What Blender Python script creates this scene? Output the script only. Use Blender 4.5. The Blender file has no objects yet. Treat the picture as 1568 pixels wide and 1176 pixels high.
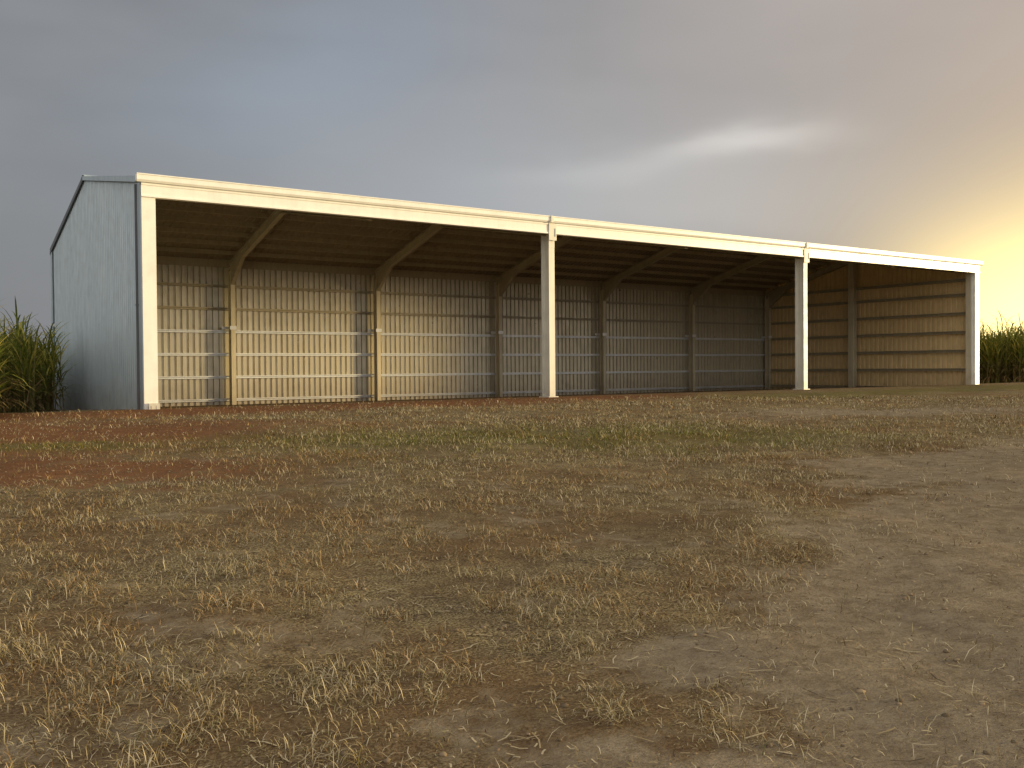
import bpy, math, random
import numpy as np
from mathutils import Vector, Matrix
random.seed(4); rng=np.random.default_rng(11)
S=bpy.context.scene
S.view_settings.view_transform='Standard'; S.view_settings.look='None'
S.view_settings.exposure=0; S.view_settings.gamma=1

# ------------------------------------------------------------ layout
W,D=43.2,14.6          # shed length (x) and depth (y)
BAY=W/6
EF,EB=6.52,6.06        # eave heights front/back
RY,RZ=7.9,7.85         # ridge
CAM=Vector((-6.79,-28.12,1.10))
FW=Vector((0.568,0.823,0)).normalized(); RT=Vector((FW.y,-FW.x,0))
SUN_AZ,SUN_EL=119.0,4.3

def sm(a,b,x):
    t=np.clip((np.asarray(x,float)-a)/(b-a),0,1); return t*t*(3-2*t)
def zf(y): return -0.48*min(max(y/D,0),1)
def uv_of(x,y):
    dx=x-CAM.x; dy=y-CAM.y
    return dx*RT.x+dy*RT.y, dx*FW.x+dy*FW.y
class VN:
    def __init__(s,seed): s.g=np.random.default_rng(seed).random((256,256))
    def at(s,x,y):
        xi=np.floor(x).astype(int); yi=np.floor(y).astype(int); fx=x-xi; fy=y-yi
        fx=fx*fx*(3-2*fx); fy=fy*fy*(3-2*fy); g=s.g
        a=g[xi%256,yi%256];b=g[(xi+1)%256,yi%256];c=g[xi%256,(yi+1)%256];d=g[(xi+1)%256,(yi+1)%256]
        return (a*(1-fx)+b*fx)*(1-fy)+(c*(1-fx)+d*fx)*fy
    def fbm(s,x,y,o=4):
        r=0;a=.5;t=0
        for i in range(o):
            r=r+a*s.at(x*2**i+17*i,y*2**i+31*i); t+=a; a*=.5
        return r/t
N1,N2,N3=VN(1),VN(2),VN(3)
def gz(x,y):
    x=np.asarray(x,float);y=np.asarray(y,float)
    z=-0.40+0.40*sm(-27,-2,y)-0.48*np.clip(y/D,0,1)
    inside=((x>-1)&(x<W+1)&(y>-0.8)&(y<D+1))
    n=(N1.fbm(x*.35,y*.35,3)-.5)*.13+(N2.fbm(x*1.8,y*1.8,4)-.5)*.055
    near=np.clip((90-np.hypot(x,y+20))/40,0,1)
    return z+n*near*np.where(inside,0.1,1.0)*sm(0,5,np.maximum(-y,0)+0.8+np.where(y>0,3,0))

# ground cover masks (world positions)
def masks(x,y):
    u,v=uv_of(x,y)
    w=(N3.fbm(x*.45,y*.45,4)-.5); w2=(N1.fbm(x*1.3+9,y*1.3,3)-.5)
    b=u-(0.25+(v-4)*0.50)+w*4.5+w2*3.2
    bare=sm(-1.0,1.3,b)*(1-sm(15,21,v))
    w4=N2.fbm(x*1.5+40,y*1.5,4)
    bare=np.maximum(bare,sm(.56,.74,w4)*.55*(1-sm(14,20,v)))
    track=np.exp(-((v-(25.5+(u-10)*.35)+w*3)/1.9)**2)*sm(2,9,u)
    red=np.exp(-(((u+8.5+w*5)/5.2)**2+((v-17.0+w2*4)/5.4)**2))*1.15
    red=np.maximum(red,1.1*np.exp(-(((u+7.0+w*3)/4.2)**2+((v-12.6+w2*3)/1.5)**2)))
    front=1.15*np.exp(-((y+1.8+w*2.5)/2.6)**2)*(1-sm(14,26,x))
    red=np.clip(np.maximum(red,front),0,1)
    inside=((x>-.2)&(x<W)&(y>0)&(y<D))
    green=np.exp(-(((u-.5+w*3)/6.5)**2+((v-17.5-u*.15+w2*3)/2.6)**2))
    green=np.maximum(green,np.exp(-(((u+8)/3.2)**2+((v-15.6+w2*1.4)/.9)**2)))
    green=np.maximum(green,.9*np.exp(-((y+4.5+w*4)/2.6)**2)*sm(14,24,x))
    return bare,np.clip(track,0,1),red*(1-green*.6),np.clip(green,0,1),inside

# ------------------------------------------------------------ node helpers
def newmat(name):
    m=bpy.data.materials.new(name); m.use_nodes=True
    nt=m.node_tree; return m,nt,nt.nodes['Principled BSDF']
def N(nt,t,**k):
    n=nt.nodes.new(t)
    for a,b in k.items(): setattr(n,a,b)
    return n
def mixc(nt,fac,a,b,bt='MIX'):
    n=N(nt,'ShaderNodeMix',data_type='RGBA',blend_type=bt)
    for s,v in ((0,fac),(6,a),(7,b)):
        if hasattr(v,'is_output') : nt.links.new(v,n.inputs[s])
        elif s==0: n.inputs[0].default_value=v
        else: n.inputs[s].default_value=(*v,1)
    return n.outputs[2]
def mth(nt,op,a,b=None,c=None,clamp=False):
    n=N(nt,'ShaderNodeMath',operation=op,use_clamp=clamp)
    for i,v in enumerate((a,b,c)):
        if v is None: continue
        if hasattr(v,'is_output'): nt.links.new(v,n.inputs[i])
        else: n.inputs[i].default_value=v
    return n.outputs[0]
def noise(nt,vec,scale,detail=4,rough=.55):
    n=N(nt,'ShaderNodeTexNoise'); n.inputs['Scale'].default_value=scale
    n.inputs['Detail'].default_value=detail; n.inputs['Roughness'].default_value=rough
    if vec is not None: nt.links.new(vec,n.inputs['Vector'])
    return n.outputs['Fac']
def ramp(nt,fac,pts):
    n=N(nt,'ShaderNodeValToRGB'); nt.links.new(fac,n.inputs[0]); r=n.color_ramp
    while len(r.elements)<len(pts): r.elements.new(.5)
    for e,(p,c) in zip(r.elements,pts):
        e.position=p; e.color=(*c,1) if len(c)==3 else c
    return n.outputs[0]
def mapped(nt,scale,kind='Object'):
    tc=N(nt,'ShaderNodeTexCoord'); mp=N(nt,'ShaderNodeMapping'); mp.inputs['Scale'].default_value=scale
    nt.links.new(tc.outputs[kind],mp.inputs[0]); return mp.outputs[0]

def steel(name,ca,cb,metal=.3,rough=.45,dust=(.2,.12,.07),streak=(9,9,.5),dustz=True):
    m,nt,p=newmat(name)
    v=mapped(nt,streak); n1=noise(nt,v,1.0,3)
    v2=mapped(nt,(1,1,1)); n2=noise(nt,v2,2.2,3)
    c=mixc(nt,ramp(nt,n1,[(.35,(0,0,0)),(.68,(1,1,1))]),ca,cb)
    c=mixc(nt,ramp(nt,n2,[(.45,(0,0,0)),(.8,(.35,.35,.35))]),c,tuple(x*.6 for x in cb))
    if dustz:
        tc=N(nt,'ShaderNodeNewGeometry'); sx=N(nt,'ShaderNodeSeparateXYZ'); nt.links.new(tc.outputs['Position'],sx.inputs[0])
        f=N(nt,'ShaderNodeMapRange'); nt.links.new(sx.outputs[2],f.inputs[0])
        f.inputs[1].default_value=.9; f.inputs[2].default_value=-.4; f.inputs[3].default_value=0; f.inputs[4].default_value=.6
        ff=mth(nt,'MULTIPLY',f.outputs[0],n2,clamp=True)
        c=mixc(nt,ff,c,dust)
    nt.links.new(c,p.inputs['Base Color'])
    p.inputs['Metallic'].default_value=metal
    r=mth(nt,'MULTIPLY_ADD',n2,.3,rough-.15); nt.links.new(r,p.inputs['Roughness'])
    return m
M_ext=steel('zincalume_exterior',(.42,.50,.56),(.50,.58,.63),.35,.42)
M_in=steel('cladding_inner',(.55,.50,.38),(.63,.58,.46),.45,.34,streak=(3,3,.3))
M_inR=steel('cladding_golden_light',(.70,.53,.28),(.77,.59,.33),.1,.42)  # golden light on the right wall is put into this base colour
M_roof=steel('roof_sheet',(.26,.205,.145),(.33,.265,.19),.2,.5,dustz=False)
M_frame_shade=steel('frame_steel_shaded',(.38,.33,.24),(.46,.40,.29),.1,.5,dustz=False)  # darker copy of the frame steel, shade under the roof painted in
M_trim=steel('trim_offwhite',(.87,.87,.83),(.91,.91,.86),.0,.35,dust=(.5,.42,.32))
M_frame=steel('galvanised_frame',(.55,.49,.36),(.66,.59,.44),.1,.45)
M_girt=steel('galvanised_girt',(.72,.74,.76),(.80,.82,.83),.3,.35)
M_dark=steel('dark_flashing',(.10,.11,.12),(.14,.15,.16),.2,.5)
M_post=steel('galvanised_post',(.64,.62,.55),(.74,.72,.64),.05,.45)

# ------------------------------------------------------------ mesh helpers
def mkobj(name,vs,fs,mat,parent=None,smooth=False):
    me=bpy.data.meshes.new(name); me.from_pydata([tuple(v) for v in vs],[],fs); me.update()
    if mat: me.materials.append(mat)
    o=bpy.data.objects.new(name,me); S.collection.objects.link(o)
    if parent: o.parent=parent
    if smooth:
        for p in me.polygons: p.use_smooth=True
    return o
class MB:
    def __init__(s): s.v=[]; s.f=[]
    def box(s,a,b):
        x0,y0,z0=a;x1,y1,z1=b;i=len(s.v)
        s.v+=[(x0,y0,z0),(x1,y0,z0),(x1,y1,z0),(x0,y1,z0),(x0,y0,z1),(x1,y0,z1),(x1,y1,z1),(x0,y1,z1)]
        s.f+=[tuple(i+k for k in q) for q in ((0,3,2,1),(4,5,6,7),(0,1,5,4),(1,2,6,5),(2,3,7,6),(3,0,4,7))]
    def bar(s,p,q,side,up,a0,a1,b0,b1):
        i=len(s.v)
        for P in (p,q):
            for a,b in ((a0,b0),(a1,b0),(a1,b1),(a0,b1)): s.v.append(tuple(P+side*a+up*b))
        s.f+=[tuple(i+k for k in f) for f in ((0,1,2,3),(7,6,5,4),(0,4,5,1),(1,5,6,2),(2,6,7,3),(3,7,4,0))]
    def ibeam(s,p,q,side,depth,width,t=.03):
        p=Vector(p);q=Vector(q);side=Vector(side); ax=(q-p).normalized(); up=side.cross(ax).normalized()
        h=depth/2;w=width/2
        s.bar(p,q,side,up,-w,w,h-t,h); s.bar(p,q,side,up,-w,w,-h,-h+t)
        s.bar(p,q,side,up,-.012,.012,-h+t,h-t)
    def prism(s,poly,axis,a,b):
        i=len(s.v);n=len(poly)
        for X in (a,b):
            for (y,z) in poly: s.v.append((X,y,z))
        s.f.append(tuple(i+k for k in range(n))[::-1]); s.f.append(tuple(i+n+k for k in range(n)))
        for k in range(n):
            k2=(k+1)%n; s.f.append((i+k,i+k2,i+n+k2,i+n+k))
    def obj(s,name,mat,parent): return mkobj(name,s.v,s.f,mat,parent)
def rib_profile(L,pitch=.27,dep=.065):
    pts=[];n=int(L/pitch);pt=L/n
    for i in range(n):
        b=i*pt
        pts+=[(b,0),(b+pt*.58,0),(b+pt*.67,dep),(b+pt*.91,dep)]
    pts.append((L,0)); return pts

shed=bpy.data.objects.new('open_front_machinery_shed',None); S.collection.objects.link(shed)
vs=[];fs=[]
for i,(x,d) in enumerate(rib_profile(W)):
    vs+=[(x,D+d,-.62),(x,D+d,EB-.02)]
    if i: fs.append((2*i-2,2*i,2*i+1,2*i-1))
mkobj('back_wall_cladding',vs,fs,M_in,shed)
def rooftop(y): return EF+(RZ-EF)*y/RY if y<RY else RZ+(EB-RZ)*(y-RY)/(D-RY)
def gable(x0,sgn,mat,name,pitch,dep):
    vs=[];fs=[];pr=rib_profile(D,pitch,dep)
    ys=sorted(set([p[0] for p in pr]+[RY]))
    yy=np.array([p[0] for p in pr]);dd=np.array([p[1] for p in pr])
    for i,y in enumerate(ys):
        d=float(np.interp(y,yy,dd)); vs+=[(x0+sgn*d,y,zf(y)-.15),(x0+sgn*d,y,rooftop(y)-.03)]
        if i: fs.append((2*i-2,2*i,2*i+1,2*i-1))
    mkobj(name,vs,fs,mat,shed)
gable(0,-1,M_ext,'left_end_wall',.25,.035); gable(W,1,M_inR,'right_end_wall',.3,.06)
vs=[];fs=[]
for i,(x,d) in enumerate(rib_profile(W+.16,.3,.04)):
    X=x-.08; vs+=[(X,-.12,EF-.06+d),(X,RY,RZ+d),(X,D+.16,EB-.04+d)]
    if i:
        a=3*(i-1);b=3*i; fs+=[(a,b,b+1,a+1),(a+1,b+1,b+2,a+2)]
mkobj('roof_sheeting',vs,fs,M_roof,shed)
m=MB(); m.box((.05,D-.045,EB-.36),(W-.05,D-.015,EB+.0)); m.obj('eave_closure',M_frame_shade,shed)
m=MB()
m.prism([(RY-.35,RZ+.0),(RY,RZ+.10),(RY+.35,RZ-.01),(RY+.35,RZ+.02),(RY,RZ+.13),(RY-.35,RZ+.03)],0,-.1,W+.1)
m.obj('ridge_cap',M_ext,shed)
m=MB()
for x0,x1 in ((-.11,-.055),(W+.075,W+.11)):
    m.prism([(-.14,EF-.13),(RY,RZ-.08),(RY,RZ+.06),(-.14,EF+.05)],0,x0,x1)
m.obj('barge_flashing_front_slope',M_ext,shed)
m=MB()
for x0,x1 in ((-.11,-.055),(W+.075,W+.11)):
    m.prism([(RY,RZ-.09),(D+.15,EB-.15),(D+.15,EB+.05),(RY,RZ+.06)],0,x0,x1)
m.obj('barge_flashing_rear_slope',M_dark,shed)
# front gutter and fascia
m=MB()
m.prism([(-.02,EF-.12),(-.17,EF-.12),(-.21,EF-.06),(-.21,EF+.08),(-.235,EF+.08),(-.235,EF+.11),(-.19,EF+.11),(-.19,EF-.05),(-.155,EF-.095),(-.02,EF-.095)],0,-.2,W+.2)
for xx in (-.2,W+.18): m.prism([(-.02,EF-.118),(-.17,EF-.118),(-.208,EF-.058),(-.208,EF+.09),(-.02,EF+.09)],0,xx,xx+.02)
m.obj('front_gutter',M_trim,shed)
m=MB()
F0=6.00
m.box((-.06,-.09,F0),(W+.06,-.07,EF-.16)); m.box((-.06,-.115,F0),(W+.06,-.092,F0+.05)); m.box((-.06,-.068,F0),(W+.06,.10,F0+.02))
m.box((-.06,-.115,EF-.19),(W+.06,-.092,EF-.13))
m.obj('front_fascia_beam',M_trim,shed)
m=MB()
for k in (2,4):
    x=k*BAY; m.box((x-.17,-.135,F0-.24),(x+.17,-.118,EF-.135)); m.box((x-.16,-.26,EF-.13),(x-.06,-.238,EF+.115)); m.box((x+.10,-.16,F0-.1),(x+.13,-.137,F0+.2))
m.obj('beam_splice_bracket',M_post,shed)
m=MB(); m.box((-.1,D+.12,EB-.2),(W+.1,D+.26,EB-.07)); m.obj('rear_gutter',M_dark,shed)
m=MB()
m.box((-.075,-.04,-.2),(-.052,.26,EF-.1)); m.box((W+.072,-.04,-.2),(W+.095,.26,EF-.1))
m.box((-.09,D-.15,-.65),(-.07,D+.12,EB-.1)); m.box((-.09,D+.122,-.65),(.12,D+.14,EB-.1))
m.obj('corner_flashing',M_ext,shed)
m=MB()
m.box((-.05,-.06,-.15),(.33,-.04,F0)); m.box((.31,-.04,-.15),(.33,.16,F0)); m.box((W-.33,-.06,-.15),(W+.05,-.04,F0)); m.box((W-.33,-.04,-.15),(W-.31,.16,F0))
m.obj('corner_post_front',M_trim,shed)
m=MB(); m.box((.06,-.14,-.08),(.36,-.064,.17)); m.box((.12,-.15,.0),(.15,-.141,.1)); m.box((.26,-.15,.0),(.29,-.141,.1)); m.obj('corner_post_base_bracket',M_post,shed)
m=MB(); m.box((-.14,.30,-.2),(-.08,.37,EF-.12)); m.box((-.15,.29,2.95),(-.075,.38,3.0)); m.obj('downpipe',M_dark,shed)
m=MB()
for k in (2,4):
    x=k*BAY; m.ibeam((x,.19,-.1),(x,.19,F0),(1,0,0),.48,.26,.028)
    m.box((x-.22,-.12,-.02),(x+.22,.50,.035))
    m.box((x-.13,-.057,F0-.5),(x+.13,-.052,F0-.2))
m.obj('front_posts',M_post,shed)
def roofu(y,off): return rooftop(y)-off
m=MB(); tabs=MB(); rf=MB()
for k in range(0,7):
    x=k*BAY+(0.17 if k==0 else -.17 if k==6 else 0)
    m.ibeam((x,D-.40,-.5),(x,D-.40,EB-.35),(1,0,0),.36,.2)
    rf.ibeam((x,D-.25,roofu(D-.25,.42)),(x,RY,RZ-.42),(1,0,0),.36,.2)
    rf.ibeam((x,RY,RZ-.42),(x,.25,roofu(.25,.42)),(1,0,0),.36,.2)
    yb=D-.58; rf.prism([(yb,4.9),(yb,EB-.25),(yb-1.5,roofu(yb-1.5,.58)),(yb-.15,5.05)],0,x-.09,x+.09)
    tabs.box((x-.42,D-.24,2.92),(x+.10,D-.21,3.04)); tabs.box((x-.16,D-.60,2.90),(x+.14,D-.585,3.06))
m.obj('portal_columns',M_frame,shed); rf.obj('portal_rafters',M_frame_shade,shed); tabs.obj('girt_cleats',M_girt,shed)
gh=[-.30,.72,1.74,2.76,3.78,4.80]
g=MB(); g2=MB()
for z in gh:
    gg=g if z<3 else g2  # upper girts take the darker steel, so their shade is in the colour
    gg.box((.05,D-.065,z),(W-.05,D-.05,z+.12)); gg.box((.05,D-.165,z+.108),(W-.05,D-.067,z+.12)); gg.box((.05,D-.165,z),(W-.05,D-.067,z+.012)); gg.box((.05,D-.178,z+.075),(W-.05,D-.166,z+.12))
g.obj('back_wall_lower_girts',M_girt,shed); g2.obj('back_wall_upper_girts',M_frame_shade,shed)
for side,xx,s in (('left',0.02,1),('right',W-.02,-1)):
    g=MB()
    for z in gh+[5.6]:
        y1=D-.25; y0=.2
        a,b=sorted((xx,xx+s*.015)); g.box((a,y0,z),(b,y1,z+.15))
        a,b=sorted((xx+s*.017,xx+s*.20)); g.box((a,y0,z+.137),(b,y1,z+.15)); g.box((a,y0,z),(b,y1,z+.013))
    g.obj(side+'_wall_girts',M_frame_shade,shed)
    g=MB()
    yy=RY-.3; xc=xx+s*.33; g.ibeam((xc,yy,-.3),(xc,yy,rooftop(yy)-.3),(0,1,0),.34,.36)
    xc=xx+s*.22; g.ibeam((xc,.30,-.1),(xc,.30,EF-.5),(0,1,0),.3,.3)
    g.obj(side+'_wall_columns',M_frame,shed)
m=MB()
for y in list(np.arange(.5,RY,1.15))+list(np.arange(RY+.4,D-.3,1.02)):
    y=float(y); z=rooftop(y)-.06
    m.box((.1,y-.008,z-.17),(W-.1,y+.008,z)); m.box((.1,y+.009,z-.17),(W-.1,y+.07,z-.158))
m.obj('roof_purlins',M_frame_shade,shed)

# ------------------------------------------------------------ ground sheet
def axis(c,half,step,far):
    a=list(np.arange(0,half,step)); x=half; s=step
    while x<far: a.append(x); s*=1.25; x+=s
    a.append(far); a=np.array(a); return np.concatenate([c-a[:0:-1],c+a])
ax=axis(8,40,.2,1500); ay=axis(-12,22,.2,1500)
X,Y=np.meshgrid(ax,ay,indexing='ij'); Z=gz(X,Y); nx,ny=X.shape
co=np.stack([X,Y,Z],-1).reshape(-1,3).astype(np.float32)
I=np.arange(nx*ny).reshape(nx,ny); q=np.stack([I[:-1,:-1],I[1:,:-1],I[1:,1:],I[:-1,1:]],-1).reshape(-1,4).astype(np.int32)
def npmesh(name,co,faces,nper,mat,cols=None,smooth=False):
    me=bpy.data.meshes.new(name); me.vertices.add(len(co)); me.vertices.foreach_set('co',co.astype(np.float32).ravel())
    nf=len(faces); me.loops.add(nf*nper); me.loops.foreach_set('vertex_index',faces.astype(np.int32).ravel())
    me.polygons.add(nf); me.polygons.foreach_set('loop_start',np.arange(0,nf*nper,nper,dtype=np.int32))
    if smooth: me.polygons.foreach_set('use_smooth',np.ones(nf,bool))
    me.update(calc_edges=True)
    if cols is not None:
        at=me.color_attributes.new('Col','FLOAT_COLOR','POINT'); at.data.foreach_set('color',cols.astype(np.float32).ravel())
    me.materials.append(mat); return me
bare,track,red,green,inside=masks(X,Y)
cols=np.stack([np.maximum(bare,track*.9),red,green,np.where(inside,1.,0.)],-1).reshape(-1,4)
def diffuse_out(nt,c,normal=None):
    d=N(nt,'ShaderNodeBsdfDiffuse'); nt.links.new(c,d.inputs[0])
    if normal is not None: nt.links.new(normal,d.inputs['Normal'])
    nt.nodes.remove(nt.nodes['Principled BSDF']); nt.links.new(d.outputs[0],nt.nodes['Material Output'].inputs[0]); return d
M_g,nt,p=newmat('ground_soil_dry_grass')
at=N(nt,'ShaderNodeAttribute',attribute_name='Col'); sp=N(nt,'ShaderNodeSeparateColor'); nt.links.new(at.outputs['Color'],sp.inputs[0])
g=mapped(nt,(1,1,1)); nA=noise(nt,g,.55,3); nB=noise(nt,g,4.5,4,.65); nC=noise(nt,g,60,3,.75); nD=noise(nt,g,14,3,.7)
straw=mixc(nt,ramp(nt,nC,[(.42,(0,0,0)),(.60,(1,1,1))]),(.10,.074,.038),(.42,.33,.18))
soil=mixc(nt,ramp(nt,nC,[(.42,(0,0,0)),(.62,(1,1,1))]),(.085,.062,.037),(.28,.21,.125))
baseg=mixc(nt,ramp(nt,nB,[(.36,(0,0,0)),(.58,(1,1,1))]),soil,straw)
baseg=mixc(nt,ramp(nt,nA,[(.42,(0,0,0)),(.62,(.65,.65,.65))]),baseg,(.155,.095,.050))
barec=mixc(nt,ramp(nt,nB,[(.32,(0,0,0)),(.68,(1,1,1))]),(.23,.18,.12),(.37,.30,.205))
barec=mixc(nt,ramp(nt,nC,[(.45,(0,0,0)),(.70,(.7,.7,.7))]),barec,(.12,.09,.058))
barec=mixc(nt,ramp(nt,nD,[(.52,(0,0,0)),(.72,(.6,.6,.6))]),barec,(.14,.10,.062))
def sharp(mask,w=.6):
    a=mth(nt,'SUBTRACT',nB,.5); a=mth(nt,'MULTIPLY_ADD',a,w*1.6,mask); a=mth(nt,'MULTIPLY_ADD',mth(nt,'SUBTRACT',nD,.5),w,a)
    mr=N(nt,'ShaderNodeMapRange',interpolation_type='SMOOTHSTEP'); nt.links.new(a,mr.inputs[0]); mr.inputs[1].default_value=.2; mr.inputs[2].default_value=.85
    return mr.outputs[0]
c=mixc(nt,mth(nt,'MULTIPLY',sharp(sp.outputs[0],.9),.9),baseg,barec)
redc=mixc(nt,nB,(.13,.055,.026),(.26,.125,.065))
c=mixc(nt,mth(nt,'MULTIPLY',sharp(sp.outputs[1],.8),.85),c,redc)
grc=mixc(nt,nC,(.05,.06,.014),(.19,.18,.055))
c=mixc(nt,mth(nt,'MULTIPLY',sharp(sp.outputs[2],.8),.5),c,grc)
c=mixc(nt,mth(nt,'MULTIPLY',at.outputs['Alpha'],.85),c,mixc(nt,nB,(.20,.135,.08),(.28,.19,.12)))
h=mth(nt,'MULTIPLY_ADD',nD,.5,mth(nt,'MULTIPLY',nC,.25))
bp=N(nt,'ShaderNodeBump'); bp.inputs['Strength'].default_value=.85; bp.inputs['Distance'].default_value=.06
nt.links.new(h,bp.inputs['Height']); diffuse_out(nt,c,bp.outputs[0])
me=npmesh('ground',co,q,4,M_g,cols,True); o=bpy.data.objects.new('ground',me); S.collection.objects.link(o)

# ------------------------------------------------------------ dry grass
def attrmat(name,trans=0.0):
    m,nt,p=newmat(name); a=N(nt,'ShaderNodeAttribute',attribute_name='Col')
    c=a.outputs['Color']; d=diffuse_out(nt,c)
    if trans:
        t=N(nt,'ShaderNodeBsdfTranslucent'); nt.links.new(c,t.inputs[0]); mx=N(nt,'ShaderNodeMixShader'); mx.inputs[0].default_value=trans
        nt.links.new(d.outputs[0],mx.inputs[1]); nt.links.new(t.outputs[0],mx.inputs[2]); nt.links.new(mx.outputs[0],nt.nodes['Material Output'].inputs[0])
    return m
M_grass=attrmat('dry_grass_blades')
NB=560000
vv=np.linspace(2.0,34,2000); rho=np.where(vv<5,1.0,(5/vv)**1.5); pdf=rho*(1.24*vv+3); cdf=np.cumsum(pdf);cdf/=cdf[-1]
v=np.interp(rng.random(NB),cdf,vv); u=(rng.random(NB)*2-1)*(.60*v+1.2)
x=CAM.x+FW.x*v+RT.x*u; y=CAM.y+FW.y*v+RT.y*u
bare,track,red,green,inside=masks(x,y)
cl=N2.fbm(x*.9,y*.9,3); cl2=N1.fbm(x*3.4,y*3.4,2); cl3=N3.fbm(x*11,y*11,2)
keep=sm(.38,.63,cl*.38+cl2*.34+cl3*.28+.05*green)*(1-.96*bare)*(1-.93*track)*(1-.88*red)
keep=np.clip(keep+.02,0,1)*(y<-.3)
k=rng.random(NB)<keep
x,y,v,green,red=x[k],y[k],v[k],green[k],red[k]; cl=cl[k]; cl2=cl2[k]; n=len(x); print('blades',n)
z=gz(x,y)-.005
phi=rng.random(n)*2*np.pi
L=(.026+.09*rng.random(n)**2.2)*(.7+.8*(cl2-.2)); L*=1+.010*v
lean=np.clip(rng.normal(1.12,.36,n),.1,1.54); lean=np.where(rng.random(n)<green*.4,lean*.6,lean)
wd=np.maximum(.0024+.0022*rng.random(n),v*.0005)
dx,dy=np.cos(phi),np.sin(phi); px,py=-dy,dx
mid=np.stack([x+dx*L*.5*np.sin(lean*.7),y+dy*L*.5*np.sin(lean*.7),z+L*.5*np.cos(lean*.7)],-1)
le2=np.clip(lean*1.3,0,1.75)
tip=mid+np.stack([dx*L*.5*np.sin(le2),dy*L*.5*np.sin(le2),L*.5*np.cos(le2)],-1)
b=np.stack([x,y,z],-1); pv=np.stack([px,py,0*px],-1)*wd[:,None]/2
co=np.stack([b-pv,b+pv,mid+pv*.85,mid-pv*.85,tip+pv*.25,tip-pv*.25],1).reshape(-1,3)
i=np.arange(n)*6; fq=np.stack([np.stack([i,i+1,i+2,i+3],-1),np.stack([i+3,i+2,i+4,i+5],-1)],1).reshape(-1,4)
pal=np.array([[.53,.44,.26],[.40,.32,.17],[.25,.18,.09],[.68,.58,.39],[.20,.13,.06],[.20,.18,.07]])
ci=rng.choice(6,n,p=[.28,.25,.17,.13,.09,.08]); C=pal[ci]
gm=rng.random(n)<green*.6; C[gm]=np.array([.13,.14,.032])+rng.random((gm.sum(),1))*np.array([[.15,.12,.03]])
rm=(N3.fbm(x*.6+3,y*.6,3)>.54)&(rng.random(n)<.45); C[rm]=C[rm]*np.array([.9,.72,.58])
C=C*(.7+.55*rng.random((n,1)))
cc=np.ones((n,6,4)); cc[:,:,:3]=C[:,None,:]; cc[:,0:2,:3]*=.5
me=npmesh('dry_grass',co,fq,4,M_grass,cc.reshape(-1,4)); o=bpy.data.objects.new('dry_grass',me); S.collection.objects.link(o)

# ------------------------------------------------------------ clods and litter
def clods():
    import bmesh
    bm=bmesh.new(); bmesh.ops.create_icosphere(bm,subdivisions=1,radius=1); bv=np.array([w.co[:] for w in bm.verts]); bf=np.array([[w.index for w in f.verts] for f in bm.faces]); bm.free()
    n=3600; v=2.2+22*rng.random(n)**1.7; u=(rng.random(n)*2-1)*(.62*v+1)
    x=CAM.x+FW.x*v+RT.x*u; y=CAM.y+FW.y*v+RT.y*u; r=.004+.016*rng.random(n)**3.5+v*.0003
    V=[];Fc=[]
    for j in range(n):
        s=np.array([1,.6+.6*rng.random(),.55])*r[j]; a=rng.random()*6.3
        w=bv*(1+.35*(rng.random((len(bv),1))-.5))*s; ca,sa=math.cos(a),math.sin(a)
        w=np.stack([w[:,0]*ca-w[:,1]*sa,w[:,0]*sa+w[:,1]*ca,w[:,2]],-1)+np.array([x[j],y[j],float(gz(x[j],y[j]))+r[j]*.2])
        V.append(w);Fc.append(bf+j*len(bv))
    cc=np.ones((n,len(bv),4)); cc[:,:,:3]=(np.array([.25,.19,.125])*(.5+.8*rng.random((n,1))))[:,None,:]
    me=npmesh('dirt_clods',np.concatenate(V),np.concatenate(Fc),3,M_clod,cc.reshape(-1,4)); o=bpy.data.objects.new('dirt_clods',me); S.collection.objects.link(o)
M_clod=attrmat('clod_soil')
clods()
def litter():
    n=5200; v=2.2+20*rng.random(n)**1.3; u=(rng.random(n)*2-1)*(.62*v+1)
    x=CAM.x+FW.x*v+RT.x*u; y=CAM.y+FW.y*v+RT.y*u; L=.035+.11*rng.random(n)**2.8; w=.0013+.0025*rng.random(n)+v*.0002
    a=rng.random(n)*6.283; d=np.stack([np.cos(a),np.sin(a)],-1); pnt=[]
    for t in (-.5,0,.5):
        bx=x+d[:,0]*L*t+(-d[:,1])*L*.08*(t==0); by=y+d[:,1]*L*t+d[:,0]*L*.08*(t==0); bz=gz(bx,by)+.010+.008*rng.random(n)
        for s in (-1,1): pnt.append(np.stack([bx-d[:,1]*w*s,by+d[:,0]*w*s,bz],-1))
    co=np.stack(pnt,1).reshape(-1,3); i=np.arange(n)*6
    fq=np.stack([np.stack([i,i+1,i+3,i+2],-1),np.stack([i+2,i+3,i+5,i+4],-1)],1).reshape(-1,4)
    C=np.array([[.50,.41,.26],[.38,.29,.16],[.10,.075,.05]])[rng.choice(3,n,p=[.33,.35,.32])]
    cc=np.ones((n,6,4)); cc[:,:,:3]=C[:,None,:]
    me=npmesh('straw_litter',co,fq,4,M_clod,cc.reshape(-1,4)); o=bpy.data.objects.new('straw_litter',me); S.collection.objects.link(o)
litter()

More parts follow.
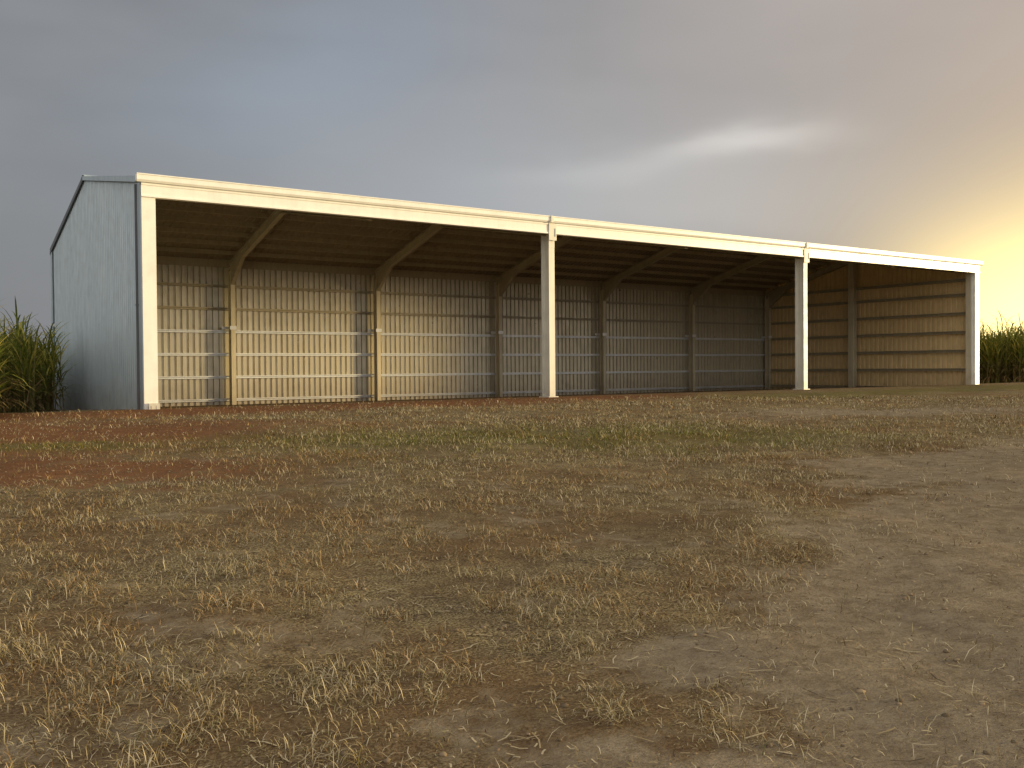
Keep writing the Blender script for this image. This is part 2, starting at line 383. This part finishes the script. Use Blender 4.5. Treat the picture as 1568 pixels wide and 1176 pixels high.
# ------------------------------------------------------------ sugar cane
M_cane=attrmat('sugarcane_leaf',.3)
def cane_mesh(seed):
    r=random.Random(seed); V=[];F=[];C=[]
    def strip(p,az,el,L,w,col,droop,seg=5):
        i0=len(V); pos=Vector(p); e=el; side=Vector((-math.sin(az),math.cos(az),0))
        for s in range(seg+1):
            t=s/seg; ww=w*(.55+1.2*t)*(1-t)**.6 if t>.05 else w*.5
            ww=max(ww,.004)
            V.append(tuple(pos-side*ww/2)); V.append(tuple(pos+side*ww/2))
            tc=max(0,t-.6)*1.4; cc=[col[k]*(1-tc)+(.40,.33,.13)[k]*tc for k in range(3)]
            C.append((*cc,1));C.append((*cc,1))
            d=Vector((math.cos(az)*math.cos(e),math.sin(az)*math.cos(e),math.sin(e))); pos=pos+d*(L/seg); e-=droop*(.35+t)*1.1/seg*2
        for s in range(seg):
            a=i0+2*s; F.append((a,a+1,a+3,a+2))
    for st in range(6):
        a=r.random()*6.28; rad=r.random()*.5; bx,by=rad*math.cos(a),rad*math.sin(a); H=r.uniform(1.7,2.9); la=r.random()*6.28; ll=r.uniform(0,.14)
        tx,ty=bx+math.cos(la)*ll*H,by+math.sin(la)*ll*H
        i0=len(V)
        for (cx,cy,cz) in ((bx,by,-.1),(tx,ty,H)):
            for k in range(4): V.append((cx+.018*math.cos(k*1.57),cy+.018*math.sin(k*1.57),cz)); C.append((.20,.19,.07,1))
        for k in range(4): F.append((i0+k,i0+(k+1)%4,i0+4+(k+1)%4,i0+4+k))
        nl=13
        for l in range(nl):
            t=.22+.80*l/nl; p=(bx+(tx-bx)*t,by+(ty-by)*t,H*t)
            g=r.random(); col=(.09+.09*g,.13+.06*g,.024+.01*g)
            if t<.5: col=(.22,.16,.075) if r.random()<.4 else col
            elif r.random()<.28: col=(.42,.37,.08)
            strip(p,r.random()*6.28,r.uniform(.85,1.4) if t>.5 else r.uniform(.2,.9),r.uniform(.9,1.5),r.uniform(.045,.08),col,r.uniform(.4,1.1))
        for l in range(3):
            strip((bx,by,r.uniform(.3,.9)),r.random()*6.28,r.uniform(-.6,.3),r.uniform(.5,.9),.05,(.22,.16,.08),.9,3)
    me=bpy.data.meshes.new('sugarcane_clump_mesh'); me.from_pydata(V,[],F); me.update()
    at=me.color_attributes.new('Col','FLOAT_COLOR','POINT'); at.data.foreach_set('color',np.array(C,dtype=np.float32).ravel())
    me.materials.append(M_cane); return me
protos=[cane_mesh(50+i) for i in range(7)]
def field(rects):
    par=bpy.data.objects.new('sugarcane_field',None); S.collection.objects.link(par)
    for (x0,x1,y0,y1,sp,sc) in rects:
        for xx in np.arange(x1,x0,-sp):
            for yy in np.arange(y0,y1,sp*.8):
                px=xx+random.uniform(-.3,.3);py=yy+random.uniform(-.3,.3)
                o=bpy.data.objects.new('cane_clump',random.choice(protos)); S.collection.objects.link(o); o.parent=par
                s=sc*random.uniform(.85,1.15); o.scale=(s,s,s*random.uniform(.9,1.1)); o.rotation_euler=(0,0,random.random()*6.28)
                o.location=(px,py,float(gz(px,py)))
field([(-9,-4.3,-3.0,2,.9,.90),(-8,-2.6,3,7,.9,.80),(-8,-1.35,7,13,.8,.82),(-12,-.6,16,24,1.2,.92)])
field([(W+6,W+17,-1.5,6,1.0,1.08),(W+6,W+34,8,20,1.9,1.12),(-2,W+6,24,27,1.6,1.05)])

# ------------------------------------------------------------ sky
w=bpy.data.worlds.new('World'); S.world=w; w.use_nodes=True; nt=w.node_tree; bg=nt.nodes['Background']
sky=N(nt,'ShaderNodeTexSky',sky_type='NISHITA'); sky.sun_disc=False; sky.sun_elevation=math.radians(SUN_EL); sky.sun_rotation=math.radians(SUN_AZ); sky.dust_density=3
tc=N(nt,'ShaderNodeTexCoord'); sx=N(nt,'ShaderNodeSeparateXYZ'); nt.links.new(tc.outputs['Generated'],sx.inputs[0])
azn=mth(nt,'MULTIPLY',mth(nt,'ARCTAN2',sx.outputs[0],sx.outputs[1]),57.2958)
eln=mth(nt,'MULTIPLY',mth(nt,'ARCSINE',sx.outputs[2]),57.2958)
mp=N(nt,'ShaderNodeMapping'); mp.inputs['Scale'].default_value=(1,1,3.2); mp.inputs['Rotation'].default_value=(0.12,-.1,0); nt.links.new(tc.outputs['Generated'],mp.inputs[0])
c1=noise(nt,mp.outputs[0],1.7,4,.5); c2=noise(nt,mp.outputs[0],4.0,4,.5)
def gauss(a0,e0,sa,se,tilt=0,wob=6):
    da=mth(nt,'SUBTRACT',azn,a0); de=mth(nt,'SUBTRACT',eln,e0)
    de=mth(nt,'MULTIPLY_ADD',da,-tilt,de); de=mth(nt,'MULTIPLY_ADD',mth(nt,'SUBTRACT',c2,.5),wob,de)
    q=mth(nt,'ADD',mth(nt,'POWER',mth(nt,'ABSOLUTE',mth(nt,'DIVIDE',da,sa)),2),mth(nt,'POWER',mth(nt,'ABSOLUTE',mth(nt,'DIVIDE',de,se)),2))
    return mth(nt,'EXPONENT',mth(nt,'MULTIPLY',q,-1))
base=mixc(nt,ramp(nt,c1,[(.36,(0,0,0)),(.64,(1,1,1))]),(.22,.235,.26),(.335,.345,.365))
base=mixc(nt,mth(nt,'MULTIPLY',gauss(24,17,10,4,.3),.55),base,(.32,.39,.50))
base=mixc(nt,mth(nt,'MULTIPLY',gauss(34,10,16,5.5,0),.6),base,(.42,.46,.515))
base=mixc(nt,mth(nt,'MULTIPLY',gauss(4,5,13,7,0),.65),base,(.21,.22,.235))
base=mixc(nt,mth(nt,'MULTIPLY',gauss(54,22,16,8,0,10),.7),base,(.52,.485,.47))
base=mixc(nt,mth(nt,'MULTIPLY',gauss(46,9.5,13,4.0,.02,5),.6),base,(.62,.62,.61))
base=mixc(nt,mth(nt,'MULTIPLY',gauss(48.5,12.8,4.6,.75,.0,3.5),.6),base,(.90,.89,.87))
base=mixc(nt,mth(nt,'MULTIPLY',gauss(42,11.9,6,.9,.05,5),.3),base,(.75,.76,.76))
base=mixc(nt,mth(nt,'MULTIPLY',gauss(86,12,30,18,0,6),.92),base,(.74,.57,.44))
base=mixc(nt,mth(nt,'MULTIPLY',gauss(72,3.5,14,8,0,2),.93),base,(1.2,.90,.46))
base=mixc(nt,mth(nt,'MULTIPLY',gauss(64.5,1.5,7,4.8,0,1),.97),base,(2.9,2.2,.85))
dn=N(nt,'ShaderNodeVectorMath',operation='DOT_PRODUCT'); nt.links.new(tc.outputs['Generated'],dn.inputs[0]); dn.inputs[1].default_value=(-.62,-.74,.25)
mr=N(nt,'ShaderNodeMapRange',interpolation_type='SMOOTHSTEP'); nt.links.new(dn.outputs['Value'],mr.inputs[0]); mr.inputs[1].default_value=-.25; mr.inputs[2].default_value=.7
base=mixc(nt,mr.outputs[0],base,(1.12,1.06,.97))
skyc=mixc(nt,1.0,sky.outputs[0],(.08,.08,.08),'MULTIPLY')
fin=mixc(nt,.12,base,skyc)
nt.links.new(fin,bg.inputs[0]); bg.inputs[1].default_value=1.0
w.cycles.sampling_method='MANUAL'; w.cycles.sample_map_resolution=512
# ------------------------------------------------------------ sun
sl=bpy.data.lights.new('sun','SUN'); sl.energy=5.0; sl.angle=math.radians(8.0); sl.color=(1,.76,.38)
so=bpy.data.objects.new('sun',sl); S.collection.objects.link(so)
a=math.radians(SUN_AZ);e=math.radians(SUN_EL); d=Vector((math.sin(a)*math.cos(e),math.cos(a)*math.cos(e),math.sin(e)))
so.rotation_euler=d.to_track_quat('Z','Y').to_euler(); so.location=d*80
# ------------------------------------------------------------ camera
cd=bpy.data.cameras.new('camera'); cd.sensor_width=36; cd.lens=36*1460/1568; cd.clip_end=5000
cam=bpy.data.objects.new('camera',cd); S.collection.objects.link(cam); S.camera=cam
pt=math.atan(25/1460); f=FW*math.cos(pt)-Vector((0,0,1))*math.sin(pt); up=RT.cross(f).normalized(); th=.008
r=RT*math.cos(th)-up*math.sin(th); u2=up*math.cos(th)+RT*math.sin(th)
cam.matrix_world=Matrix(((r.x,u2.x,-f.x,CAM.x),(r.y,u2.y,-f.y,CAM.y),(r.z,u2.z,-f.z,CAM.z),(0,0,0,1)))
